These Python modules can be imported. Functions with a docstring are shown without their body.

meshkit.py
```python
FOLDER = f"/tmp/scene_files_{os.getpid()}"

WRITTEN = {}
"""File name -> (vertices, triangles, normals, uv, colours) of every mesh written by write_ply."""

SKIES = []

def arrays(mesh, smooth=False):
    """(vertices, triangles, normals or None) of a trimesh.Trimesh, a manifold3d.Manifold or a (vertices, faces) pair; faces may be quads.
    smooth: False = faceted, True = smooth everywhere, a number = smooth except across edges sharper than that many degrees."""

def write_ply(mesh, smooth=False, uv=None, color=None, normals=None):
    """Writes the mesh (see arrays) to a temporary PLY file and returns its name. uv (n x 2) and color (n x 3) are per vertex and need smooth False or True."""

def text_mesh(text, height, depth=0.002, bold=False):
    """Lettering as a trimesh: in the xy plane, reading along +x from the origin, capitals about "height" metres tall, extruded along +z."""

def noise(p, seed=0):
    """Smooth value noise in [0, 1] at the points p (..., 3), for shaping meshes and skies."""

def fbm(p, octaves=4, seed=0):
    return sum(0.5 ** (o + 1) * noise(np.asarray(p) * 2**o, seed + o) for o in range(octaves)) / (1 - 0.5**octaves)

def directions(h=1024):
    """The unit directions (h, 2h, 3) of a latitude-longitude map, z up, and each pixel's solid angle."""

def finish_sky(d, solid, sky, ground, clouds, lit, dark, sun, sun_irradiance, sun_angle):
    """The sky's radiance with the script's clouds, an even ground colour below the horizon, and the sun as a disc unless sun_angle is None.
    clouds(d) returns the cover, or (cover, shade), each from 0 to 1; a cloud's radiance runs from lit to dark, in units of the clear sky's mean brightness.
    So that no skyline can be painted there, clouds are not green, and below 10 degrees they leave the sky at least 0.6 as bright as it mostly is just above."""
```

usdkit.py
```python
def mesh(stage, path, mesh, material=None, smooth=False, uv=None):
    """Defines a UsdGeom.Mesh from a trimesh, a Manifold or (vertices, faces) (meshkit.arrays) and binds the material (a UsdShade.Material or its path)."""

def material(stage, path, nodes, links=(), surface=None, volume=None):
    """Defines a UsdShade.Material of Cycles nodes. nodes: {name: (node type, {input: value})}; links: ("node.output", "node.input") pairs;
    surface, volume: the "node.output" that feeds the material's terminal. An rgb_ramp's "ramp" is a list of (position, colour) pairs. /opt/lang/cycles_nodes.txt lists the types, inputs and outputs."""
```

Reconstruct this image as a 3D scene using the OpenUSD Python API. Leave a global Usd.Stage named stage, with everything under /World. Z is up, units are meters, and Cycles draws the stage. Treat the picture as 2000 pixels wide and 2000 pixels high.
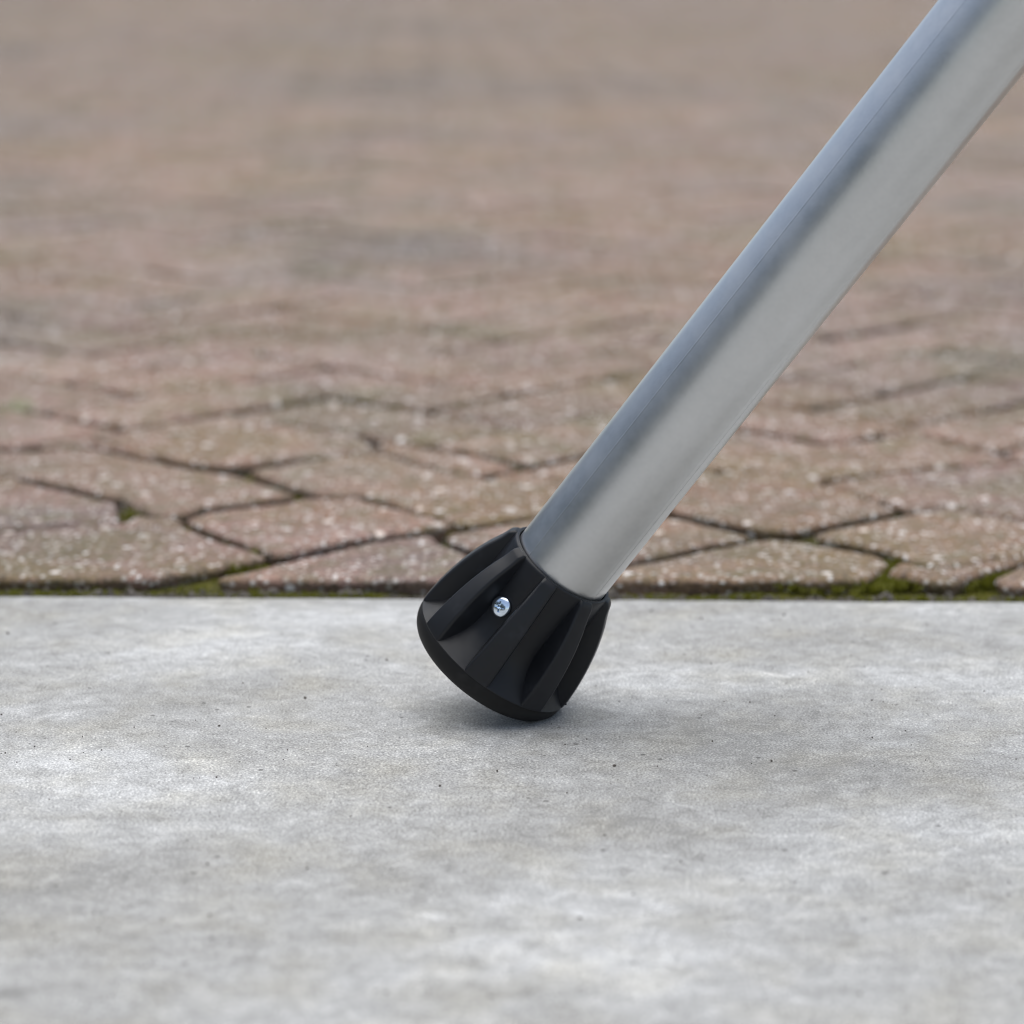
import math
import numpy as np
import trimesh, manifold3d, shapely
from shapely import affinity
from shapely.geometry import Polygon, Point, LineString, box as sbox
from shapely.ops import unary_union
from scipy.spatial import Delaunay
from pxr import Usd, UsdGeom, UsdLux, UsdShade, Gf, Sdf, Vt
import usdkit, meshkit

# ------------------------------------------------------------------ stage, camera, sky, sun, exposure
stage = Usd.Stage.CreateInMemory()
UsdGeom.SetStageUpAxis(stage, 'Z'); UsdGeom.SetStageMetersPerUnit(stage, 1.0)
UsdGeom.Xform.Define(stage, '/World'); UsdGeom.Scope.Define(stage, '/World/Looks')

PITCH = math.radians(12.0)          # camera looks along +y, this far below the horizon
FPX = 5464.0                        # focal length in pixels of the 2000 px photograph
CAM_H = 0.38446
cam = UsdGeom.Camera.Define(stage, '/World/camera')
cam.CreateHorizontalApertureAttr(36.0); cam.CreateVerticalApertureAttr(36.0)
FOCAL = 36.0 * FPX / 2000.0
cam.CreateFocalLengthAttr(FOCAL)
cam.CreateFocusDistanceAttr(1.325)
cam.CreateFStopAttr(FOCAL / 15.0)
cam.CreateClippingRangeAttr(Gf.Vec2f(0.05, 2000.0))
cam.CreateExposureAttr(1.0)
cam.AddTranslateOp().Set(Gf.Vec3d(0, 0, CAM_H))
cam.AddRotateXOp().Set(90.0 - math.degrees(PITCH))

SUN = np.array([-0.08, 0.12, 0.98]); SUN = SUN / np.linalg.norm(SUN)
SUN_EL, SUN_ROT = math.asin(SUN[2]), math.atan2(SUN[0], SUN[1])
sky = usdkit.material(stage, '/World/Looks/sky_look', {
    'co': ('texture_coordinate', {}),
    'mp': ('mapping', {'scale': (1.0, 1.0, 1.6)}),
    'cl': ('noise_texture', {'scale': 1.7, 'detail': 5.0, 'roughness': 0.55}),
    'rp': ('rgb_ramp', {'ramp': [(0.0, (.17, .17, .17)), (0.5, (.19, .19, .19)), (0.75, (.5, .5, .5)), (1, (.5, .5, .5))]}),
    's': ('sky_texture', {'sky_type': 'single_scattering', 'sun_disc': False, 'sun_elevation': SUN_EL, 'sun_rotation': SUN_ROT, 'ozone_density': 0.4, 'aerosol_density': 0.6}),
    'mx': ('mix_color', {'b': (7.6, 7.7, 7.8), 'use_clamp': False}),
    'bg': ('background_shader', {'strength': 0.065}),
}, [('co.generated', 'mp.vector'), ('mp.vector', 'cl.vector'), ('cl.fac', 'rp.fac'), ('rp.color', 'mx.fac'), ('s.color', 'mx.a'), ('mx.result', 'bg.color')], surface='bg.background')
dome = UsdLux.DomeLight.Define(stage, '/World/sky')
UsdShade.MaterialBindingAPI.Apply(dome.GetPrim()).Bind(sky)
sun = UsdLux.DistantLight.Define(stage, '/World/sun')
sun.CreateNormalizeAttr(True); sun.CreateIntensityAttr(0.4); sun.CreateAngleAttr(84.0); sun.CreateColorAttr(Gf.Vec3f(1.0, 0.97, 0.92))
_r = Gf.Rotation(Gf.Vec3d(0, 0, 1), Gf.Vec3d(*map(float, SUN)))
sun.AddTransformOp().Set(Gf.Matrix4d().SetRotate(_r))

# ------------------------------------------------------------------ helpers
rng = np.random.default_rng(7)
used = {}


def numbered(parent, name):
    k = used.get((parent, name), 0); used[(parent, name)] = k + 1
    return f'{parent}/{name}' + (f'_{k:03d}' if k else '')


def tag(prim, label=None, cat=None, group=None, kind=None):
    for key, val in (('label', label), ('category', cat), ('group', group), ('kind', kind)):
        if val:
            prim.SetCustomDataByKey(key, val)
    return prim


def obj(name, mesh, mat, parent='/World', smooth=35):
    path = numbered(parent if isinstance(parent, str) else str(parent.GetPath()), name)
    return usdkit.mesh(stage, path, mesh, mat, smooth=smooth).GetPrim()


def thing(name):
    return UsdGeom.Xform.Define(stage, numbered('/World', name)).GetPrim()


def unproject(pts, z=0.0):
    """Where rays through points of the 2000 px photograph meet the level z."""
    p = np.asarray(pts, float)
    X, Y = (p[:, 0] - 1000) / FPX, (1000 - p[:, 1]) / FPX
    c, s = math.cos(PITCH), math.sin(PITCH)
    t = (z - CAM_H) / (-s + Y * c)
    return np.c_[X * t, (c + Y * s) * t]


MAT = lambda n, *a, **k: usdkit.material(stage, '/World/Looks/' + n, *a, **k)

# ------------------------------------------------------------------ materials


def concrete():
    n = {
        'g': ('geometry', {}),
        # wandering cement-bloom patches, two sizes
        'd': ('noise_texture', {'scale': 5.0, 'detail': 3.0, 'roughness': 0.55}),
        'dv': ('vector_math', {'math_type': 'multiply_add', 'vector2': (0.10, 0.10, 0.0)}),
        'm1': ('mapping', {'scale': (0.62, 1.0, 1.0), 'rotation': (0, 0, 0.12)}),
        'n1': ('noise_texture', {'scale': 6.5, 'detail': 8.0, 'roughness': 0.62, 'distortion': 0.25}),
        'r1': ('rgb_ramp', {'ramp': [(0.0, (.275, .266, .248)), (0.34, (.31, .301, .283)), (0.44, (.365, .356, .338)), (0.52, (.402, .395, .38)), (0.58, (.445, .438, .424)), (0.67, (.53, .525, .513)), (1, (.58, .576, .566))]}),
        'k2': ('math', {'math_type': 'multiply_add', 'value2': 0.34, 'value3': -0.17}),
        'k3': ('math', {'math_type': 'multiply_add', 'value2': 0.30, 'value3': -0.15}),
        'a2': ('math', {'math_type': 'add'}), 'a3': ('math', {'math_type': 'add'}),
        'n2': ('noise_texture', {'scale': 75.0, 'detail': 8.0, 'roughness': 0.75, 'distortion': 0.6}),
        'r2': ('rgb_ramp', {'ramp': [(0.25, (.68, .68, .68)), (0.42, (.9, .9, .9)), (0.55, (1.02, 1.02, 1.02)), (0.68, (1.18, 1.18, 1.18)), (0.75, (1.4, 1.4, 1.4))]}),
        'x2': ('mix_color', {'blend_type': 'multiply', 'fac': 1.0, 'use_clamp': False}),
        # sand grains
        'n3': ('noise_texture', {'scale': 900.0, 'detail': 2.0, 'roughness': 0.7}),
        'r3': ('rgb_ramp', {'ramp': [(0.25, (.3, .3, .3)), (0.40, (.8, .8, .8)), (0.54, (1.05, 1.05, 1.04)), (0.62, (1.25, 1.25, 1.22)), (0.75, (2.0, 2.0, 1.9))]}),
        'x3': ('mix_color', {'blend_type': 'multiply', 'fac': 1.0, 'use_clamp': False}),
        # faint yellowish staining
        'n4': ('noise_texture', {'scale': 22.0, 'detail': 3.0}),
        'r4': ('rgb_ramp', {'ramp': [(0.45, (0, 0, 0)), (0.75, (1, 1, 1))]}),
        'x4': ('mix_color', {'blend_type': 'multiply', 'b': (1.0, .975, .91), 'use_clamp': False}),
        # scattered dark pits
        'v': ('voronoi_texture', {'scale': 130.0, 'randomness': 1.0}),
        'vr': ('separate_color', {}),
        'pr': ('math', {'math_type': 'greater_than', 'value2': 0.94}),
        'pd': ('math', {'math_type': 'less_than', 'value2': 0.17}),
        'pm': ('math', {'math_type': 'multiply'}),
        'pf': ('math', {'math_type': 'multiply', 'value2': 0.7}),
        'x5': ('mix_color', {'b': (.07, .065, .06)}),
        'b1': ('bump', {'strength': 0.5, 'distance': 0.0006}),
        'b2': ('bump', {'strength': 0.15, 'distance': 0.001}),
        'p': ('principled_bsdf', {'roughness': 0.82, 'specular_ior_level': 0.3}),
    }
    L = [('g.position', 'd.vector'), ('d.color', 'dv.vector1'), ('g.position', 'dv.vector3'), ('dv.vector', 'm1.vector'), ('m1.vector', 'n1.vector'), ('n2.fac', 'k2.value1'), ('n3.fac', 'k3.value1'), ('n1.fac', 'a2.value1'), ('k2.value', 'a2.value2'), ('a2.value', 'a3.value1'), ('k3.value', 'a3.value2'), ('a3.value', 'r1.fac'),
         ('g.position', 'n2.vector'), ('n2.fac', 'r2.fac'), ('r1.color', 'x2.a'), ('r2.color', 'x2.b'),
         ('g.position', 'n3.vector'), ('n3.fac', 'r3.fac'), ('x2.result', 'x3.a'), ('r3.color', 'x3.b'),
         ('g.position', 'n4.vector'), ('n4.fac', 'r4.fac'), ('r4.color', 'x4.fac'), ('x3.result', 'x4.a'),
         ('g.position', 'v.vector'), ('v.color', 'vr.color'), ('vr.r', 'pr.value1'), ('v.distance', 'pd.value1'), ('pr.value', 'pm.value1'), ('pd.value', 'pm.value2'), ('pm.value', 'pf.value1'),
         ('pf.value', 'x5.fac'), ('x4.result', 'x5.a'), ('x5.result', 'p.base_color'),
         ('n3.fac', 'b1.height'), ('n2.fac', 'b2.height'), ('b2.normal', 'b1.normal'), ('b1.normal', 'p.normal')]
    return MAT('concrete', n, L, surface='p.BSDF')


def brick_look(name, source):
    """Exposed-aggregate paver: pinkish binder, pale and dark stone specks, olive grime in hollows. source: what makes bricks differ."""
    rnd = ('object_info', {}) if source == 'object' else ('geometry', {})
    out = 'rn.random' if source == 'object' else 'rn.random_per_island'
    n = {
        'g': ('geometry', {}), 'rn': rnd,
        'tone': ('rgb_ramp', {'ramp': [(0.0, (.12, .095, .085)), (0.25, (.205, .138, .122)), (0.5, (.245, .165, .148)), (0.7, (.165, .138, .10)), (0.85, (.28, .21, .188)), (1, (.165, .15, .142))]}),
        # broad patches shared by neighbouring bricks: grey wear and olive grime
        'nb': ('noise_texture', {'scale': 6.0, 'detail': 5.0, 'roughness': 0.65}),
        'rb': ('rgb_ramp', {'ramp': [(0.30, (.15, .138, .132)), (0.40, (.21, .17, .152)), (0.47, (.235, .16, .14)), (0.54, (.215, .152, .122)), (0.60, (.17, .14, .075)), (0.68, (.11, .10, .035))]}),
        'xb': ('mix_color', {'fac': 0.62}),
        'nl': ('noise_texture', {'scale': 2.6, 'detail': 4.0, 'roughness': 0.6}),
        'rl': ('rgb_ramp', {'ramp': [(0.30, (.62, .68, .72)), (0.42, (.95, 1.02, 1.04)), (0.48, (1.2, 1.17, 1.13)), (0.54, (1.1, 1.05, .98)), (0.60, (1.02, .97, .80)), (0.68, (.72, .72, .45))]}),
        'xl': ('mix_color', {'blend_type': 'multiply', 'fac': 1.0, 'use_clamp': False}),
        'ng': ('noise_texture', {'scale': 38.0, 'detail': 5.0, 'roughness': 0.7}),
        'rg': ('rgb_ramp', {'ramp': [(0.47, (0, 0, 0)), (0.68, (.75, .75, .75))]}),
        'xg': ('mix_color', {'b': (.15, .125, .06)}),
        # stone specks
        'v1': ('voronoi_texture', {'scale': 250.0, 'randomness': 1.0}),
        's1': ('separate_color', {}),
        'c1': ('rgb_ramp', {'interpolate': True, 'ramp': [(0.0, (.06, .045, .03)), (0.18, (.15, .10, .07)), (0.36, (.28, .19, .14)), (0.56, (.29, .205, .17)), (0.72, (.48, .39, .33)), (0.86, (.76, .70, .64)), (1, (.88, .85, .8))]}),
        'd1': ('rgb_ramp', {'ramp': [(0.30, (1, 1, 1)), (0.52, (0, 0, 0))]}),
        'f1': ('math', {'math_type': 'multiply', 'value2': 1.0}),
        'x1': ('mix_color', {}),
        # a few larger pale pebbles
        'v2': ('voronoi_texture', {'scale': 85.0, 'randomness': 1.0}),
        's2': ('separate_color', {}),
        'q2': ('math', {'math_type': 'greater_than', 'value2': 0.86}),
        'd2': ('rgb_ramp', {'ramp': [(0.24, (1, 1, 1)), (0.34, (0, 0, 0))]}),
        'f2': ('math', {'math_type': 'multiply'}),
        'c2': ('rgb_ramp', {'ramp': [(0, (.8, .66, .55)), (0.5, (.85, .82, .78)), (1, (.6, .5, .42))]}),
        'x2': ('mix_color', {}),
        'n3': ('noise_texture', {'scale': 420.0, 'detail': 3.0, 'roughness': 0.7}),
        'r5': ('rgb_ramp', {'ramp': [(0.3, (.3, .3, .3)), (0.44, (.8, .8, .8)), (0.56, (1.15, 1.15, 1.15)), (0.68, (1.9, 1.85, 1.8))]}),
        'x5': ('mix_color', {'blend_type': 'multiply', 'fac': 0.9, 'use_clamp': False}),
        'nk': ('noise_texture', {'scale': 0.85, 'detail': 3.0, 'roughness': 0.6}),
        'rk': ('rgb_ramp', {'ramp': [(0.32, (.66, .66, .64)), (0.43, (.94, .90, .86)), (0.5, (1.15, 1.03, .95)), (0.57, (1.08, .96, .76)), (0.66, (.82, .78, .46))]}),
        'xk': ('mix_color', {'blend_type': 'multiply', 'fac': 1.0, 'use_clamp': False}),
        'b1': ('bump', {'strength': 0.9, 'distance': 0.002}),
        'b2': ('bump', {'strength': 0.6, 'distance': 0.0010, 'invert': True}),
        'p': ('principled_bsdf', {'roughness': 0.75, 'specular_ior_level': 0.4}),
    }
    L = [(out, 'tone.fac'), ('g.position', 'nb.vector'), ('nb.fac', 'rb.fac'), ('rb.color', 'xb.b'), ('tone.color', 'xb.a'),
         ('g.position', 'v1.vector'), ('v1.color', 's1.color'), ('s1.r', 'c1.fac'), ('v1.distance', 'd1.fac'), ('d1.color', 'f1.value1'), ('f1.value', 'x1.fac'), ('g.position', 'nl.vector'), ('nl.fac', 'rl.fac'), ('xb.result', 'xl.a'), ('rl.color', 'xl.b'), ('g.position', 'nk.vector'), ('nk.fac', 'rk.fac'), ('xl.result', 'xk.a'), ('rk.color', 'xk.b'), ('n3.fac', 'r5.fac'), ('xk.result', 'x5.a'), ('r5.color', 'x5.b'), ('x5.result', 'x1.a'), ('c1.color', 'x1.b'),
         ('g.position', 'ng.vector'), ('ng.fac', 'rg.fac'), ('rg.color', 'xg.fac'), ('x1.result', 'xg.a'),
         ('g.position', 'v2.vector'), ('v2.color', 's2.color'), ('s2.r', 'q2.value1'), ('v2.distance', 'd2.fac'), ('q2.value', 'f2.value1'), ('d2.color', 'f2.value2'), ('f2.value', 'x2.fac'),
         ('s2.g', 'c2.fac'), ('c2.color', 'x2.b'), ('xg.result', 'x2.a'), ('x2.result', 'p.base_color'),
         ('g.position', 'n3.vector'), ('n3.fac', 'b1.height'), ('v1.distance', 'b2.height'), ('b1.normal', 'b2.normal'), ('b2.normal', 'p.normal')]
    return MAT(name, n, L, surface='p.BSDF')


def soil_look():
    n = {
        'g': ('geometry', {}),
        'n1': ('noise_texture', {'scale': 7.0, 'detail': 5.0, 'roughness': 0.65}),
        'r1': ('rgb_ramp', {'ramp': [(0.3, (.045, .036, .022)), (0.42, (.055, .047, .02)), (0.52, (.08, .074, .016)), (0.64, (.12, .115, .014))]}),
        'n2': ('noise_texture', {'scale': 350.0, 'detail': 3.0, 'roughness': 0.7}),
        'r2': ('rgb_ramp', {'ramp': [(0.3, (.35, .35, .35)), (0.55, (1, 1, 1)), (0.72, (2.2, 2.1, 1.9))]}),
        'x': ('mix_color', {'blend_type': 'multiply', 'fac': 1.0, 'use_clamp': False}),
        'b': ('bump', {'strength': 0.8, 'distance': 0.003}),
        'p': ('principled_bsdf', {'roughness': 0.95, 'specular_ior_level': 0.2}),
    }
    L = [('g.position', 'n1.vector'), ('n1.fac', 'r1.fac'), ('g.position', 'n2.vector'), ('n2.fac', 'r2.fac'), ('r1.color', 'x.a'), ('r2.color', 'x.b'), ('x.result', 'p.base_color'),
         ('n2.fac', 'b.height'), ('b.normal', 'p.normal')]
    return MAT('soil', n, L, surface='p.BSDF')


def metal_look(ax):
    """Satin anodised aluminium with faint lengthwise drawing marks and handling smudges."""
    n = {
        'c': ('texture_coordinate', {}),
        'm1': ('mapping', {'scale': (420.0, 420.0, 5.0)}),
        'n1': ('noise_texture', {'scale': 1.0, 'detail': 2.0}),
        'n2': ('noise_texture', {'scale': 34.0, 'detail': 4.0, 'roughness': 0.6}),
        'r2': ('map_range', {'from_min': 0.3, 'from_max': 0.7, 'to_min': 0.30, 'to_max': 0.38}),
        'cr': ('rgb_ramp', {'ramp': [(0.3, (.565, .57, .57)), (0.7, (.605, .605, .60))]}),
        'n3': ('noise_texture', {'scale': 1300.0, 'detail': 2.0}),
        'b0': ('bump', {'strength': 0.10, 'distance': 0.0004}),
        'b': ('bump', {'strength': 0.05, 'distance': 0.0004}),
        'p': ('principled_bsdf', {'metallic': 1.0}),
    }
    L = [('c.object', 'm1.vector'), ('m1.vector', 'n1.vector'), ('c.object', 'n2.vector'), ('n2.fac', 'r2.value'), ('r2.result', 'p.roughness'), ('n2.fac', 'cr.fac'), ('cr.color', 'p.base_color'),
         ('c.object', 'n3.vector'), ('n3.fac', 'b0.height'), ('n1.fac', 'b.height'), ('b0.normal', 'b.normal'), ('b.normal', 'p.normal')]
    return MAT('aluminium', n, L, surface='p.BSDF')


def rubber_look(name, col, rough, spec=0.5):
    n = {
        'c': ('texture_coordinate', {}),
        'n1': ('noise_texture', {'scale': 60.0, 'detail': 4.0, 'roughness': 0.65}),
        'r1': ('map_range', {'from_min': 0.3, 'from_max': 0.7, 'to_min': rough - 0.06, 'to_max': rough + 0.10}),
        'r2': ('rgb_ramp', {'ramp': [(0.3, tuple(0.85 * x for x in col)), (0.6, tuple(1.2 * x for x in col)), (0.8, tuple(3.0 * x for x in col))]}),
        'v': ('noise_texture', {'scale': 2600.0, 'detail': 2.0}),
        'b': ('bump', {'strength': 0.18, 'distance': 0.0003}),
        'p': ('principled_bsdf', {'specular_ior_level': spec}),
    }
    L = [('c.object', 'n1.vector'), ('n1.fac', 'r1.value'), ('r1.result', 'p.roughness'), ('n1.fac', 'r2.fac'), ('r2.color', 'p.base_color'), ('c.object', 'v.vector'), ('v.fac', 'b.height'), ('b.normal', 'p.normal')]
    return MAT(name, n, L, surface='p.BSDF')


def island_look(name, stops, rough=0.7, translucent=0.0):
    n = {'g': ('geometry', {}), 'r': ('rgb_ramp', {'ramp': stops}), 'p': ('principled_bsdf', {'roughness': rough, 'specular_ior_level': 0.35})}
    L = [('g.random_per_island', 'r.fac'), ('r.color', 'p.base_color')]
    surf = 'p.BSDF'
    if translucent:
        n['t'] = ('translucent_bsdf', {}); n['m'] = ('mix_closure', {'fac': translucent})
        L += [('r.color', 't.color'), ('p.BSDF', 'm.closure1'), ('t.BSDF', 'm.closure2')]; surf = 'm.closure'
    return MAT(name, n, L, surface=surf)


M_CONC, M_BRICK, M_BRICKS, M_SOIL = concrete(), brick_look('paver', 'object'), brick_look('paver_far', 'island'), soil_look()
M_METAL = metal_look(None)
M_PLASTIC = rubber_look('black_plastic', (.006, .0065, .0080), 0.42, 0.34)
M_RUBBER = rubber_look('black_rubber', (.0065, .0062, .006), 0.6, 0.25)
M_ZINC = MAT('zinc', {'p': ('principled_bsdf', {'metallic': 1.0, 'roughness': 0.16, 'base_color': (.74, .83, .94)})}, [], surface='p.BSDF')
M_MOSS = island_look('moss_look', [(0, (.15, .15, .012)), (0.5, (.34, .31, .025)), (1, (.48, .43, .06))], 0.8, 0.3)
M_STRAW = island_look('dry_grass', [(0, (.40, .42, .26)), (0.5, (.6, .6, .45)), (1, (.8, .8, .72))], 0.7, 0.3)
M_LEAF = island_look('hedge_leaf', [(0, (.035, .055, .025)), (0.5, (.06, .09, .035)), (1, (.09, .12, .05))], 0.5, 0.25)
M_GRIT = island_look('grit_look', [(0, (.10, .085, .07)), (0.15, (.2, .165, .135)), (0.4, (.3, .25, .2)), (0.75, (.4, .34, .28)), (1, (.75, .7, .64))], 0.7)

# ------------------------------------------------------------------ ground, slab
BRICK_TOP = 0.004
edge = unproject([(0, 1163), (2000, 1173.5)])
EDGE_DIR = (edge[1] - edge[0]) / np.linalg.norm(edge[1] - edge[0])
EDGE_N = np.array([-EDGE_DIR[1], EDGE_DIR[0]])
EDGE_P = edge.mean(0)
edge_off = lambda xy: (np.asarray(xy) - EDGE_P) @ EDGE_N            # metres beyond the slab's edge


def ground_z(P):
    P = np.asarray(P, float)
    e = edge_off(P[..., :2])
    front = np.clip(1.3 - np.abs(e - 0.009) / 0.010, 0, 1)
    fill = np.clip((meshkit.fbm(P * 6, 3, 17) - 0.42) * 6, 0, 1) * 0.0042
    lump = (meshkit.fbm(P * 45, 3, 3) - 0.5) * 0.006
    return np.where(e < 0.0005, -0.016, -0.0085 + np.maximum(front * 0.0052, fill * (1 - front)) + lump * (1 - 0.5 * front))


def ground_sheet():
    # one sheet to the horizon; fine and slightly lumpy where the joints show it
    xs = np.unique(np.r_[-300, -80, -20, -6, -3, np.arange(-1.2, 1.21, 0.02), 3, 6, 20, 80, 300])
    ys = np.unique(np.r_[-300, -80, -20, -6, 0, 1.0, np.arange(1.4, 2.6, 0.01), np.arange(2.6, 4, 0.05), 6, 10, 20, 80, 300, 900])
    X, Y = np.meshgrid(xs, ys, indexing='ij')
    P = np.stack([X, Y, 0 * X], -1)
    near = (np.abs(X) < 1.21) & (Y > 1.39) & (Y < 4)
    Z = np.where(near, ground_z(P), -0.016)
    V = np.stack([X, Y, Z], -1).reshape(-1, 3)
    nx, ny = len(xs), len(ys)
    i, j = np.meshgrid(np.arange(nx - 1), np.arange(ny - 1), indexing='ij')
    q = np.stack([i * ny + j, (i + 1) * ny + j, (i + 1) * ny + j + 1, i * ny + j + 1], -1).reshape(-1, 4)
    return V, np.vstack([q[:, [0, 1, 2]], q[:, [0, 2, 3]]])


tag(obj('ground', ground_sheet(), M_SOIL, smooth=True), 'dark mossy soil showing in the joints under the brick paving', 'ground', kind='structure')


def slab():
    # local frame: u along the edge, w towards the camera from the edge
    us = np.unique(np.r_[-3, -2, -1.2, np.arange(-0.8, 0.801, 0.008), 1.2, 2, 3])
    ws = np.unique(np.r_[0, 0.0006, 0.0015, 0.003, 0.006, np.arange(0.012, 1.0, 0.012), 1.3, 2, 3, 4])
    U, W = np.meshgrid(us, ws, indexing='ij')
    fade = np.clip(W / 0.01, 0, 1)
    Z = -0.0022 * np.clip(1 - W / 0.004, 0, 1) ** 2
    Q = np.stack([U, W, 0 * U], -1)
    Z = Z + (meshkit.fbm(Q * 6, 4, 11) - 0.5) * 0.0008 * fade * (np.abs(U) < 1)
    wob = (meshkit.fbm(np.stack([U * 30, 0 * U, 0 * U], -1), 4, 5) - 0.5) * 0.0042 * np.clip(1 - W / 0.03, 0, 1)
    chip = meshkit.noise(np.stack([U * 55, 0 * U + 3, 0 * U], -1), 8) > 0.86
    Z = Z - chip * 0.0016 * np.clip(1 - W / 0.007, 0, 1)
    Z = Z + 0.0
    XY = EDGE_P + U[..., None] * EDGE_DIR - (W + wob)[..., None] * EDGE_N
    nu, nw = len(us), len(ws)
    top = np.concatenate([XY, Z[..., None]], -1).reshape(-1, 3)
    i, j = np.meshgrid(np.arange(nu - 1), np.arange(nw - 1), indexing='ij')
    q = np.stack([i * nw + j, i * nw + j + 1, (i + 1) * nw + j + 1, (i + 1) * nw + j], -1).reshape(-1, 4)
    f = [np.vstack([q[:, [0, 1, 2]], q[:, [0, 2, 3]]])]
    ring = np.r_[np.arange(nu) * nw, (nu - 1) * nw + np.arange(1, nw), (np.arange(nu - 1)[::-1]) * nw + nw - 1, np.arange(1, nw - 1)[::-1]]
    low = top[ring].copy(); low[:, 2] = -0.06
    a, n0 = ring, len(top)
    b = n0 + np.arange(len(ring))
    a2, b2 = np.roll(a, -1), np.roll(b, -1)
    f.append(np.vstack([np.c_[a, a2, b2], np.c_[a, b2, b]]))
    V = np.vstack([top, low])
    m = trimesh.Trimesh(V, np.vstack(f), process=False)
    if m.face_normals[0][2] < 0:
        m.invert()
    return m


tag(obj('concrete_slab', slab(), M_CONC, smooth=50), 'pale grey concrete slab with cloudy cement bloom in the foreground', 'slab', kind='structure')

# ------------------------------------------------------------------ brick paving
# the bricks nearest the slab, by their corners as they lie (photograph points carried down to the ground)
NEAR = [
    [(-140, 1058), (0, 1049), (254, 1031), (344, 1028), (400, 1042), (532, 1091), (300, 1131), (-140, 1131)],
    [(-140, 948), (40, 938), (232, 983), (250, 1008), (240, 1019), (0, 1034), (-140, 1042)],
    [(-60, 883), (174, 869), (351, 910), (467, 928), (588, 969), (560, 976), (395, 994), (350, 1008), (300, 1010), (240, 975), (40, 930), (-60, 905)],
    [(356, 1014), (395, 1001), (565, 983), (594, 973), (700, 976), (756, 988), (832, 1013), (898, 1031), (868, 1037), (720, 1052), (543, 1087), (390, 1030)],
    [(470, 1112), (555, 1097), (720, 1060), (848, 1044), (862, 1062), (990, 1112), (1010, 1131), (390, 1131)],
    [(912, 1035), (1031, 1017), (1120, 1013), (1185, 1060), (1160, 1131), (1025, 1131), (925, 1072), (872, 1056), (868, 1045)],
    [(478, 919), (700, 882), (760, 885), (846, 912), (966, 936), (1053, 924), (1110, 942), (1130, 1004), (1031, 1008), (910, 1026), (832, 1002), (760, 979), (705, 966), (622, 965)],
    [(190, 861), (254, 857), (435, 841), (560, 828), (700, 845), (748, 875), (600, 888), (438, 907), (360, 899)],
    [(1180, 955), (1230, 908), (1372, 919), (1590, 956), (1764, 995), (1556, 1036), (1490, 1033), (1316, 995)],
    [(1190, 978), (1314, 1007), (1478, 1044), (1420, 1053), (1300, 1079), (1190, 1098)],
    [(1172, 1131), (1195, 1106), (1300, 1087), (1425, 1060), (1500, 1047), (1575, 1054), (1720, 1084), (1742, 1100), (1700, 1131)],
    [(1580, 1045), (1775, 1003), (1850, 988), (2120, 1044), (2000, 1082), (1832, 1110), (1765, 1094), (1730, 1077), (1600, 1052)],
    [(1600, 940), (1749, 921), (2000, 900), (2140, 930), (2140, 1036), (1850, 983), (1785, 991)],
    [(1934, 1131), (2000, 1099), (2130, 1082), (2130, 1140), (1960, 1145)],
    [(1300, 890), (1390, 855), (1434, 855), (1503, 873), (1666, 862), (1789, 847), (1900, 872), (1980, 892), (1749, 914), (1590, 931), (1372, 907)],
]
GAP_FRONT = 0.019                     # bare strip between the bricks and the slab


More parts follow.
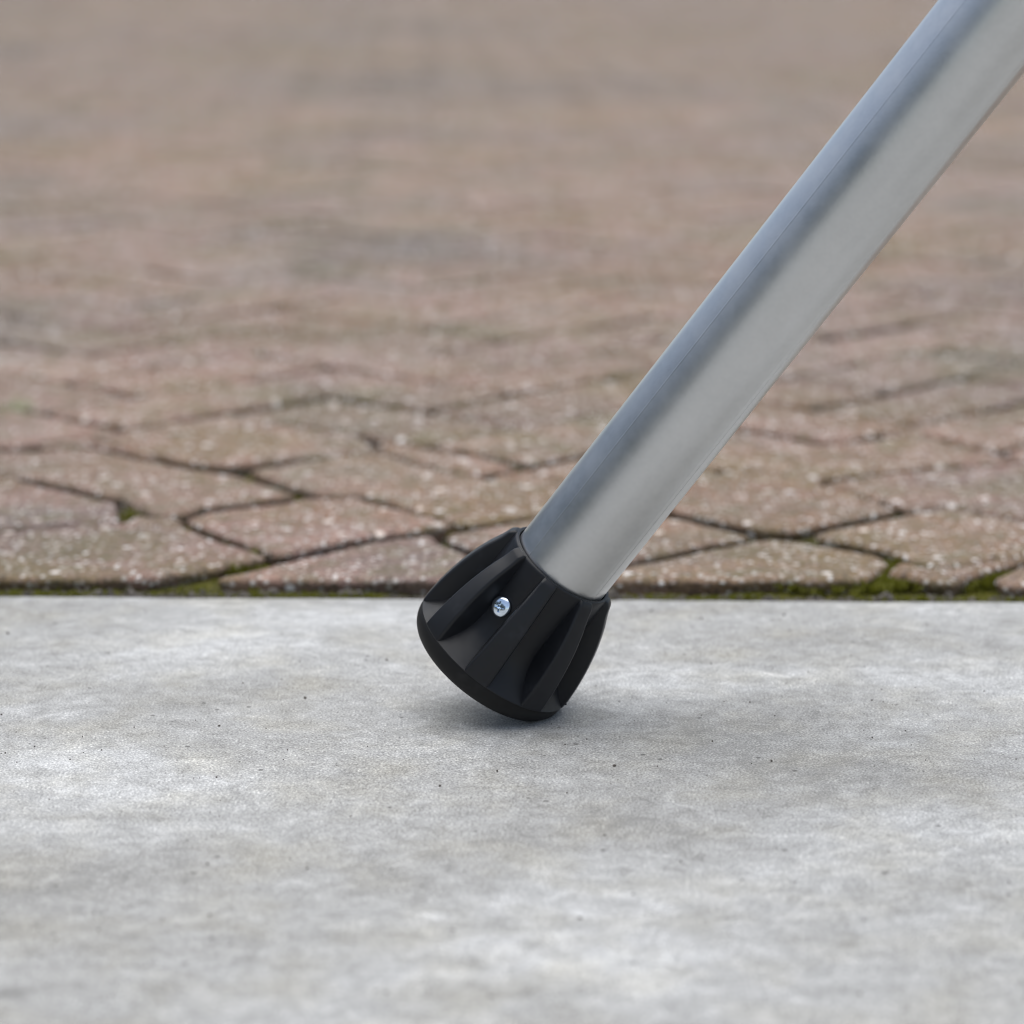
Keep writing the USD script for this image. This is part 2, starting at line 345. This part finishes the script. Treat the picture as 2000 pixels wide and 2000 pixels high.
def wobble(poly, amount, step, seed):
    """A worn outline: points every step metres, pushed in and out."""
    n = max(12, int(poly.exterior.length / step))
    pts = np.array([poly.exterior.interpolate(k / n, normalized=True).coords[0] for k in range(n)])
    q = np.c_[pts, np.full(n, seed * 1.37)]
    off = np.stack([meshkit.fbm(q * 60, 3, seed % 97), meshkit.fbm(q * 60 + 9.3, 3, seed % 89)], -1) - 0.5
    p = Polygon(pts + off * amount * 2)
    return p if p.is_valid else p.buffer(0)


def biggest(g):
    return max(getattr(g, 'geoms', [g]), key=lambda x: x.area) if not g.is_empty else g


near_polys = [Polygon(unproject(p, BRICK_TOP)) for p in NEAR]
far_line = lambda d: EDGE_P + EDGE_N * d
front_zone = Polygon([far_line(GAP_FRONT) - EDGE_DIR * 9, far_line(GAP_FRONT) + EDGE_DIR * 9, far_line(40) + EDGE_DIR * 30, far_line(40) - EDGE_DIR * 30])
taken = unary_union([p.buffer(0.003) for p in near_polys])


def herringbone():
    w = 0.107
    c, s = math.cos(math.radians(47)), math.sin(math.radians(47))
    out = []
    N = int(22 / w)
    for i in range(-N, N + 1):
        for j in range(-N, N + 1):
            k = (i - j) % 4
            if k == 0:
                a, b = (i, j), (i + 2, j + 1)
            elif k == 3:
                a, b = (i, j), (i + 1, j + 2)
            else:
                continue
            mx, my = (a[0] + b[0]) / 2 * w, (a[1] + b[1]) / 2 * w
            x, y = c * mx - s * my + 0.02, s * mx + c * my + 1.8
            if not (1.45 < y < 21 and abs(x) < 1.0 + 0.26 * y):
                continue
            hx, hy = (b[0] - a[0]) * w / 2 - 0.0044, (b[1] - a[1]) * w / 2 - 0.0044
            out.append((x, y, hx, hy))
    return out, math.radians(47)


def brick_mesh(poly, seed, spacing, radius, top, bumpy):
    """A worn paver: rounded arris, uneven top, sides running down into the bed."""
    poly = wobble(poly, 0.0009, max(spacing, 0.004), seed)
    poly = biggest(poly)
    per = poly.exterior
    n = max(16, int(per.length / spacing))
    bnd = np.array([per.interpolate(k / n, normalized=True).coords[0] for k in range(n)])
    rings, keep = [bnd], []
    for d in (0.12 * radius, 0.4 * radius, radius):
        inner = poly.buffer(-d)
        if inner.is_empty:
            continue
        inner = biggest(inner)
        m = max(12, int(inner.exterior.length / spacing))
        rings.append(np.array([inner.exterior.interpolate(k / m, normalized=True).coords[0] for k in range(m)]))
    x0, y0, x1, y1 = poly.bounds
    gx, gy = np.meshgrid(np.arange(x0, x1, spacing), np.arange(y0, y1, spacing))
    grid = np.c_[gx.ravel(), gy.ravel()] + np.random.default_rng(seed).uniform(-.25, .25, (gx.size, 2)) * spacing
    core = poly.buffer(-radius - spacing * 0.4)
    if not core.is_empty:
        grid = grid[shapely.contains_xy(core, grid[:, 0], grid[:, 1])]
        rings.append(grid)
    pts = np.vstack(rings)
    tri = Delaunay(pts).simplices
    cen = pts[tri].mean(1)
    tri = tri[shapely.contains_xy(poly.buffer(1e-6), cen[:, 0], cen[:, 1])]
    d = shapely.distance(per, shapely.points(pts))
    d[:n] = 0
    t = np.clip(1 - d / radius, 0, 1)
    z = top - 0.8 * radius * (1 - np.sqrt(np.maximum(1 - t * t, 0)))
    r2 = np.random.default_rng(seed + 5)
    c0 = pts.mean(0)
    z = z + (pts - c0) @ r2.normal(0, 0.006, 2) + r2.normal(0, 0.0006)
    q = np.c_[pts, np.full(len(pts), 0.1)]
    z = z + bumpy * (meshkit.fbm(q * 40, 3, 21) - 0.5) * 0.0018 + bumpy * (meshkit.noise(q * 260, 31) - 0.5) * 0.0012
    # skirt
    nb = n
    tow = c0 - bnd; tow /= np.linalg.norm(tow, axis=1)[:, None]
    lowz = z[:n] - 0.002
    V = np.vstack([np.c_[pts, z], np.c_[bnd + tow * 0.0012, lowz], np.c_[bnd + tow * 0.008, np.full(nb, -0.012)], np.c_[bnd + tow * 0.008, np.full(nb, -0.035)]])
    a = np.arange(nb); a2 = np.roll(a, -1)
    v3 = V[tri]
    up = np.cross(v3[:, 1] - v3[:, 0], v3[:, 2] - v3[:, 0])[:, 2] < 0
    tri[up] = tri[up][:, ::-1]
    ccw = per.is_ccw
    side = []
    for k in range(3):
        o0, o1 = (0 if k == 0 else len(pts) + (k - 1) * nb), len(pts) + k * nb
        side += [np.c_[o0 + a, o1 + a, o1 + a2], np.c_[o0 + a, o1 + a2, o0 + a2]]
    side = np.vstack(side)
    if not ccw:
        side = side[:, ::-1]
    return V, np.vstack([tri, side])


def brick_far(x, y, hx, hy, rot, top, r):
    """A cheap paver: bevelled block, slightly tilted."""
    b = 0.006
    prof = [(0, -0.035), (0, top - b * 0.8), (b * 0.35, top - b * 0.2), (b, top)]
    V, F = [], []
    cx, sx = math.cos(rot), math.sin(rot)
    tilt = r.normal(0, 0.008, 2)
    for d, z in prof:
        for ux, uy in ((-1, -1), (1, -1), (1, 1), (-1, 1)):
            px, py = ux * (hx - d), uy * (hy - d)
            V.append((x + cx * px - sx * py, y + sx * px + cx * py, z + (z > 0) * (px * tilt[0] + py * tilt[1])))
    for k in range(3):
        for i in range(4):
            a, c = 4 * k + i, 4 * k + (i + 1) % 4
            F += [(a, c, c + 4), (a, c + 4, a + 4)]
    F += [(12, 13, 14), (12, 14, 15)]
    return V, F


paving = thing('brick_paving')
tag(paving, 'weathered pinkish brown brick paving laid diagonally behind the slab', 'paving', kind='structure')
all_polys = []
for k, p in enumerate(near_polys):
    q = biggest(p.intersection(front_zone)) if p.intersects(front_zone) else p
    q = q.simplify(0.005).buffer(-0.0058, join_style=1).buffer(0.0042, join_style=1)
    q = biggest(q)
    all_polys.append(q)
    obj('brick', brick_mesh(q, 100 + k, 0.0045, 0.0038, BRICK_TOP, 1.0), M_BRICK, paving, smooth=40)

cells, ROT = herringbone()
cand = []
for (x, y, hx, hy) in cells:
    if abs(x) < 1.2 and y < 3.2:
        pass
    cand.append((x, y, hx, hy))
seen = lambda x, y: abs(x) < 0.183 * y + 0.12
cand.sort(key=lambda c: (not seen(c[0], c[1]), c[1]))
count, FV, FF, nv = len(near_polys), [], [], 0
jr = np.random.default_rng(99)
far_rest = []
for (x, y, hx, hy) in cand:
    x += jr.normal(0, 0.0012); y += jr.normal(0, 0.0012); da = jr.normal(0, 0.012)
    rect = affinity.translate(affinity.rotate(sbox(-hx, -hy, hx, hy), math.degrees(ROT + da), origin=(0, 0)), x, y)
    touches = y < 3.0 and (rect.intersects(taken) or not front_zone.contains(rect))
    if touches:
        rect = rect.difference(taken).intersection(front_zone)
        rect = biggest(rect) if not rect.is_empty else rect
        if rect.is_empty or rect.area < 0.0022:
            continue
        rect = biggest(rect.buffer(-0.004).buffer(0.004))
        if rect.is_empty or rect.area < 0.0018:
            continue
    if count < 300 and seen(x, y):
        sp = 0.006 if y < 2.3 else 0.011
        obj('brick', brick_mesh(rect.buffer(-0.002).buffer(0.0018), 1000 + count, sp, 0.0045, BRICK_TOP, 1.0), M_BRICK, paving, smooth=40)
        count += 1
        all_polys.append(rect)
    elif touches:
        V, F = brick_mesh(rect, 3000 + len(FV), 0.02, 0.006, BRICK_TOP, 0.0)
        FV.append(V); FF.append(np.asarray(F) + nv); nv += len(V)
    else:
        V, F = brick_far(x, y, hx, hy, ROT + da, BRICK_TOP + jr.normal(0, 0.0012), jr)
        FV.append(V); FF.append(np.array(F) + nv); nv += len(V)
tag(obj('far_bricks', (np.vstack(FV), np.vstack(FF)), M_BRICKS, paving, smooth=20), kind='stuff')

# ------------------------------------------------------------------ moss and grit
NOT_BRICK = unary_union(all_polys)


def leaf_tufts(centres, zs, sizes, r):
    V, F = [], []
    for (x, y), z, s in zip(centres, zs, sizes):
        for _ in range(9):
            a, el = r.uniform(0, 2 * np.pi), r.uniform(0.35, 1.35)
            L, w = s * r.uniform(0.6, 1.2), s * 0.22
            d = np.array([math.cos(a) * math.cos(el), math.sin(a) * math.cos(el), math.sin(el)])
            sdir = np.array([-math.sin(a), math.cos(a), 0])
            o = np.array([x, y, z]) + np.r_[r.normal(0, s * 0.35, 2), 0]
            k = len(V)
            V += [o - sdir * w * .5, o + sdir * w * .5, o + d * L * .55 + sdir * w * .6 + [0, 0, s * .05], o + d * L, o + d * L * .55 - sdir * w * .6 + [0, 0, s * .05]]
            F += [(k, k + 1, k + 2), (k, k + 2, k + 4), (k + 4, k + 2, k + 3)]
    return np.array(V), np.array(F)


mr = np.random.default_rng(5)
# the strip before the slab: where the photograph shows clumps (x in photograph pixels, width, count)
spots = [(235, 60, 1135, 8, 260), (60, 90, 1124, 6, 60), (430, 70, 1127, 5, 50), (700, 60, 1142, 6, 160), (1420, 80, 1140, 6, 160), (1545, 70, 1145, 8, 420), (1680, 110, 1145, 10, 700), (1800, 90, 1132, 14, 800), (1880, 80, 1140, 9, 500),
         (1780, 40, 1104, 6, 150), (960, 40, 927, 5, 80), (1000, 30, 921, 4, 40), (1520, 40, 938, 4, 40), (420, 40, 912, 4, 40), (310, 45, 1018, 4, 60), (600, 30, 972, 4, 30), (520, 30, 1094, 4, 40), (1950, 60, 1140, 5, 60)]
C, S = [], []
for (px, wx, py, wy, n) in spots:
    g = unproject(np.c_[mr.normal(px, wx * .6, n), mr.normal(py, wy * .6, n)], -0.004)
    C.append(g); S.append(mr.uniform(0.0022, 0.0046, n))
n_spot = sum(map(len, C))
# thin growth along the joints in general
n = 26000
g = np.c_[mr.uniform(-0.75, 0.75, n), mr.uniform(1.56, 3.3, n)]
dens = meshkit.fbm(np.c_[g * 9, np.zeros(n)], 3, 44)
g = g[(dens > 0.5) & (np.abs(g[:, 0]) < 0.2 * g[:, 1] + 0.05)]
C.append(g); S.append(mr.uniform(0.002, 0.0036, len(g)))
# and an uneven fringe all along the slab
n = 2600
u, w = mr.uniform(-0.36, 0.36, n), mr.uniform(0.003, 0.017, n)
g = EDGE_P + u[:, None] * EDGE_DIR + w[:, None] * EDGE_N
g = g[meshkit.fbm(np.c_[u * 22, np.zeros((n, 2))], 3, 61) > 0.47]
C.append(g); S.append(mr.uniform(0.0016, 0.0034, len(g)))
C, S = np.vstack(C), np.concatenate(S)
shapely.prepare(NOT_BRICK)
ok = ~shapely.contains_xy(NOT_BRICK.buffer(-0.0005), C[:, 0], C[:, 1]) & (edge_off(C) > 0.002)
n_spot = int(ok[:n_spot].sum()); C, S = C[ok], S[ok]
moss = obj('moss', leaf_tufts(C, ground_z(np.c_[C, np.zeros(len(C))]) + np.where(np.arange(len(C)) < n_spot, mr.uniform(-0.0002, 0.0042, len(C)), -0.0002), S * 1.35, mr), M_MOSS, smooth=False)
tag(moss, 'yellow green moss growing in the joints and along the slab edge', 'moss', kind='stuff')

pebble = trimesh.creation.icosphere(1, 1.0)
PV, PF, pv = [], [], 0
n = 2600
u = mr.uniform(-0.5, 0.5, n); w = np.abs(mr.normal(0, 0.010, n)) + 0.0015
pos = EDGE_P + u[:, None] * EDGE_DIR + w[:, None] * EDGE_N
size = mr.gamma(3.0, 0.00032, n) + 0.0004
for (x, y), s in zip(pos, size):
    if NOT_BRICK.contains(Point(x, y)):
        continue
    v = pebble.vertices * s * mr.uniform(0.6, 1.3, 3) * (1 + mr.normal(0, 0.12, (len(pebble.vertices), 1)))
    PV.append(v + [x, y, float(ground_z([x, y, 0.0])) + s * 0.4]); PF.append(pebble.faces + pv); pv += len(v)
for k in range(480):
    x, y = mr.uniform(-0.32, 0.32), mr.uniform(0.95, 1.54)
    if edge_off([x, y]) > -0.003:
        continue
    s = min(mr.gamma(1.6, 0.00011) + 0.00010, 0.0007)
    v = pebble.vertices * s * mr.uniform(0.6, 1.3, 3) * (1 + mr.normal(0, 0.12, (len(pebble.vertices), 1)))
    PV.append(v + [x, y, 0.0001 + s * 0.3]); PF.append(pebble.faces + pv); pv += len(v)
grit = obj('grit', (np.vstack(PV), np.vstack(PF)), M_GRIT, smooth=False)
tag(grit, 'loose sand grains and tiny stones along the slab edge and strewn on the slab', 'grit', kind='stuff')

# pale dry tuft growing from a joint at the left
gr = np.random.default_rng(12)
V, F = [], []
root = np.r_[unproject([(22, 826)], -0.006)[0], -0.006]
for _ in range(90):
    az, lean, L = gr.uniform(0, 2 * np.pi), gr.uniform(0.05, 0.8), gr.uniform(0.008, 0.024)
    d = np.array([math.cos(az) * lean, math.sin(az) * lean, 1.0])
    o = root + np.r_[gr.normal(0, 0.007, 2), 0]
    side = np.array([-math.sin(az), math.cos(az), 0]) * gr.uniform(0.001, 0.002)
    k = len(V)
    for t in (0, 0.35, 0.7, 1.0):
        p = o + d * L * t + np.array([math.cos(az), math.sin(az), -0.6]) * L * 0.25 * t * t
        V += [p - side * (1 - 0.85 * t), p + side * (1 - 0.85 * t)]
    for q in range(3):
        F += [(k + 2 * q, k + 2 * q + 1, k + 2 * q + 3), (k + 2 * q, k + 2 * q + 3, k + 2 * q + 2)]
tag(obj('grass_tuft', (np.array(V), np.array(F)), M_STRAW, smooth=False), 'small pale tuft of dry grass rising from a paving joint at the far left', 'grass tuft')

# clipped hedge beside the yard, to the left of the view: what the tube mirrors
hr_ = np.random.default_rng(31)
hedge = thing('hedge')
tag(hedge, 'tall clipped dark green hedge along the left side of the paved yard', 'hedge')
n = 30000
hx, hy, hz = hr_.uniform(-8.4, -7.0, n), hr_.uniform(-11, 18.0, n), hr_.uniform(0.15, 2.9, n) ** 1.0
near_face = hr_.random(n) < 0.6
hx[near_face] = -7.05 + hr_.normal(0, 0.09, near_face.sum())
o = np.c_[hx, hy, hz + 0.25 * (meshkit.noise(np.c_[hx, hy * 2, hz]) - 0.5)]
d1 = hr_.normal(0, 1, (n, 3)); d1 /= np.linalg.norm(d1, axis=1)[:, None]
d2 = np.cross(d1, hr_.normal(0, 1, (n, 3))); d2 /= np.linalg.norm(d2, axis=1)[:, None]
L = hr_.uniform(0.07, 0.14, n)[:, None]
V = np.stack([o - d1 * L, o + d2 * L * 0.5, o + d1 * L, o - d2 * L * 0.5], 1).reshape(-1, 3)
k = np.arange(n)[:, None] * 4
obj('foliage', (V, np.vstack([k + [0, 1, 2], k + [0, 2, 3]])), M_LEAF, hedge, smooth=False)
for y in np.arange(-10.5, 18.0, 0.75):
    st = trimesh.creation.cylinder(radius=0.025, segment=[[-7.7, y, -0.02], [-7.7 + hr_.normal(0, .1), y + hr_.normal(0, .1), 2.2]], sections=8)
    obj('stem', st, M_SOIL, hedge)

# ------------------------------------------------------------------ the leg
R = 0.025
UNIT = R / 412.0                                # the foot was measured in tube radii of 412 units
c_, s_ = math.cos(PITCH), math.sin(PITCH)
right, upc, back = np.array([1.0, 0, 0]), np.array([0, s_, c_]), np.array([0, -c_, s_])
TAU = math.radians(20.5)
a_img = np.array([0.613, 0.790]); a_img /= np.linalg.norm(a_img)
AX = math.cos(TAU) * (a_img[0] * right + a_img[1] * upc) + math.sin(TAU) * back      # up the tube
SIDE = a_img[1] * right - a_img[0] * upc                                              # across, to the right
FACE = np.cross(AX, SIDE); FACE *= np.sign(FACE @ back)                               # towards the camera
# local frame of the leg: x = SIDE, y = -FACE, z = AX (z=0 at the foot's rim)
LOC = np.stack([SIDE, np.cross(AX, SIDE), AX], 1)
FACE_AZ = math.atan2((LOC.T @ FACE)[1], (LOC.T @ FACE)[0])                            # azimuth that looks at the camera
DEPTH = FPX * 2 * R / 201.0 * 1.0
px, py = (1099.0 - 1000) / FPX, (1000 - 1100.0) / FPX
RIM = np.array([0, 0, CAM_H]) + DEPTH * (px * right + py * upc - back)


def az_of(t):
    """Measured azimuth (0 faces the camera, positive to the right) to the local one."""
    d = math.cos(t) * (LOC.T @ FACE) + math.sin(t) * np.array([1.0, 0, 0])
    return math.atan2(d[1], d[0])


def lathe(profile, seg=160, close=False):
    """Profile of (radius, z); poles where the radius is 0."""
    return trimesh.creation.revolve(np.array(profile), sections=seg)


def spline(pts, n):
    from scipy.interpolate import PchipInterpolator
    p = np.array(pts, float); t = np.r_[0, np.cumsum(np.hypot(*np.diff(p, axis=0).T))]
    f = PchipInterpolator(t, p); return f(np.linspace(0, t[-1], n))


# foot profile, z downward from the rim, in measured units -> metres (z upward local)
ENV_Z = np.array([0, 30, 94, 240, 404, 560, 680, 800, 900, 940]); ENV_R = np.array([492, 505, 527, 590, 644, 680, 700, 714, 720, 718])
from scipy.interpolate import PchipInterpolator
ENV = PchipInterpolator(ENV_Z, ENV_R)
CORE_Z = np.array([0, 60, 300, 560, 690, 790, 870, 940]); CORE_R = np.array([458, 460, 466, 482, 515, 572, 642, 712])
CORE = PchipInterpolator(CORE_Z, CORE_R)


def core_mesh():
    pr = [(418, 60), (420, 10), (426, -2), (440, -8), (448, -6), (455, 2), (458, 12)]
    pr += [(float(CORE(z)), z) for z in np.linspace(30, 934, 40)]
    pr += [(716, 941), (716, 944), (713, 950)]
    pr += [(690, 955), (10, 955)]
    P = np.array(pr) * UNIT; P[:, 1] *= -1
    return lathe(P[::-1])


def sole_mesh():
    pr = [(0.0, 946), (700, 946)] + [tuple(x) for x in spline([(708, 947.5), (711, 952), (711, 980), (702, 1030), (684, 1072), (655, 1108), (615, 1134), (545, 1155), (400, 1170), (220, 1178), (0.0, 1180)], 48)]
    P = np.array(pr) * UNIT; P[:, 1] *= -1
    return lathe(P[::-1])


def rib_mesh(az):
    """One raised rib: follows the bell, nearly flat outside, with rounded shoulders and a rounded top end."""
    zs = np.r_[np.linspace(-4, 40, 8), np.linspace(60, 900, 44), np.linspace(915, 941, 5)]
    nphi = 21
    V = []
    for z in zs:
        zc = max(z, 0)
        ro, ri = float(ENV(zc)), float(CORE(zc)) - 14
        half = (68 + 54 * (zc / 940.0)) * 0.97            # half width
        if z < 40:                                        # rounded top end
            t = 1 - (z + 4) / 44.0
            ro = ro - 20 * t ** 2.2
            half = half * (1 - 0.10 * t ** 2.5)
        sh = 24.0                                         # shoulder radius
        row = [(-half - 6, ri), (-half - 3, ri + 0.4 * max(ro - ri - sh, 1)), (-half, ro - sh)]
        for k in range(1, 7):
            b = k / 6 * math.pi / 2
            row.append((-half + sh * (1 - math.cos(b)), ro - sh + sh * math.sin(b)))
        for k in (-0.45, 0.0, 0.45):
            row.append((k * (half - sh), ro))
        row += [(-u, r) for u, r in row[8::-1]]
        for u, r in row:
            # across the rib the surface follows the bell's curve
            rr = r - (u * u) / (2 * ro) * 1.0 if r > ri + 1 else math.sqrt(max(r * r - u * u, 1))
            V.append((u, rr, -z))
    V = np.array(V) * UNIT
    m = len(V) // len(zs)
    F = []
    for i in range(len(zs) - 1):
        for j in range(m - 1):
            a, b = i * m + j, i * m + j + 1
            F += [(a, b, b + m), (a, b + m, a + m)]
    # closed bottom (inside), ends
    for i in range(len(zs) - 1):
        a, b = i * m, i * m + m - 1
        F += [(a + m, b + m, b), (a + m, b, a)]
    for base, flip in ((0, True), ((len(zs) - 1) * m, False)):
        cidx = len(V); V = np.vstack([V, V[base:base + m].mean(0)])
        for j in range(m):
            t = (base + j, base + (j + 1) % m, cidx)
            F.append(t[::-1] if flip else t)
    er = np.array([math.cos(az), math.sin(az), 0]); et = np.array([-math.sin(az), math.cos(az), 0])
    W = V[:, :1] * et + V[:, 1:2] * er + V[:, 2:] * np.array([0, 0, 1])
    mesh = trimesh.Trimesh(W, np.array(F), process=False)
    mesh.fix_normals()
    return mesh


def screw_mesh(az, z, r):
    """Pan head with a cross recess, standing on the groove floor."""
    hr = 0.0052
    prof = [(0, -0.004), (0.0022, -0.004), (0.0022, 0.0), (hr, 0.0), (hr, 0.0005)] + [(hr * math.cos(t) ** 0.8, 0.0005 + 0.0017 * math.sin(t)) for t in np.linspace(0.12, math.pi / 2 - 0.02, 14)] + [(0, 0.0022)]
    man = manifold3d.Manifold.revolve(manifold3d.CrossSection([np.array(prof)]), 64)
    arm = manifold3d.CrossSection([np.array([(-.00052, -.0026), (.00052, -.0026), (.00052, .0026), (-.00052, .0026)])])
    star = manifold3d.Manifold.extrude(arm, 0.003, scale_top=(1.25, 1.1)).translate((0, 0, 0.0004))
    cut = star + star.rotate((0, 0, 90)) + manifold3d.Manifold.cylinder(0.003, 0.0009, 0.0016, 24).translate((0, 0, 0.0002))
    res = (man - cut.rotate((0, 0, 28)))
    me = res.to_mesh()
    m = trimesh.Trimesh(me.vert_properties[:, :3], me.tri_verts)
    dr = 0.06                                              # the floor leans outward a little
    zdir = np.array([math.cos(az), math.sin(az), dr]); zdir /= np.linalg.norm(zdir)
    xdir = np.array([-math.sin(az), math.cos(az), 0]); ydir = np.cross(zdir, xdir)
    T = np.eye(4); T[:3, :3] = np.stack([xdir, ydir, zdir], 1)
    T[:3, 3] = np.array([math.cos(az) * r, math.sin(az) * r, -z])
    m.apply_transform(T)
    return m


def tube_mesh(length=0.95, wall=0.002):
    base = np.linspace(-math.pi, math.pi, 180, endpoint=False)
    ridges = [(-math.asin(0.64), 0.00011, 0.013), (math.asin(0.86), -0.00022, 0.010), (math.asin(0.80), 0.00004, 0.02)]
    extra = np.concatenate([az + np.linspace(-0.06, 0.06, 25) for az, _, _ in ridges])
    th = np.unique(np.round(np.r_[base, extra], 5))
    rad = np.full(len(th), R)
    for az, h, w in ridges:
        rad = rad + h * np.exp(-((th - az) / w) ** 2)
    phi = np.array([az_of(t) for t in th])
    ring = np.stack([np.cos(phi) * rad, np.sin(phi) * rad], 1)
    inner = np.stack([np.cos(phi), np.sin(phi)], 1) * (R - wall)
    zs = np.r_[-0.045, np.linspace(0, length, 24)]
    n = len(th)
    V = np.vstack([np.c_[ring, np.full(n, z)] for z in zs] + [np.c_[inner, np.full(n, length)], np.c_[inner, np.full(n, -0.045)]])
    F = []
    K = len(zs) + 2
    i = np.arange(n); j = (i + 1) % n
    for k in range(K):
        a, b = k * n, ((k + 1) % K) * n
        F.append(np.c_[a + i, a + j, b + j]); F.append(np.c_[a + i, b + j, b + i])
    m = trimesh.Trimesh(V, np.vstack(F), process=False); m.fix_normals()
    return m


leg = thing('support_leg')
tag(leg, 'slanted grey aluminium tube leg with black ribbed rubber foot on the slab', 'support leg')
core, sole = core_mesh(), sole_mesh()
# lowest point of the foot touches the slab
low = float((np.vstack([sole.vertices, core.vertices]) @ LOC.T)[:, 2].min())
print('foot lowest point', RIM[2] + low)
BASE = RIM.copy(); BASE[2] = -low - 0.0010
M4 = np.eye(4); M4[:3, :3] = LOC; M4[:3, 3] = BASE
UsdGeom.Xformable(leg).AddTransformOp().Set(Gf.Matrix4d(*M4.T.ravel().tolist()))
obj('tube', tube_mesh(), M_METAL, leg, smooth=30)
foot = obj('rubber_foot', core, M_PLASTIC, leg, smooth=40)
for k in range(8):
    obj('rib', rib_mesh(az_of(math.radians(45 * k))), M_PLASTIC, foot, smooth=50)
obj('sole', sole, M_RUBBER, foot, smooth=40)
SCREW_Z, SCREW_AZ = 430, math.radians(-23)
tag(obj('screw', screw_mesh(az_of(SCREW_AZ), SCREW_Z * UNIT, float(CORE(SCREW_Z)) * UNIT + 0.0004), M_ZINC, foot, smooth=30), 'bright zinc cross head screw')
nub = trimesh.creation.icosphere(2, 1.0)
nub.vertices *= np.array([0.0006, 0.0004, 0.0005]) * (1 + 0.2 * np.sin(nub.vertices * 5))
nz, na = 905 * UNIT, az_of(math.radians(84))
nub.apply_translation([math.cos(na) * 721 * UNIT, math.sin(na) * 721 * UNIT, -nz])
obj('moulding_flash', nub, M_PLASTIC, foot, smooth=True)
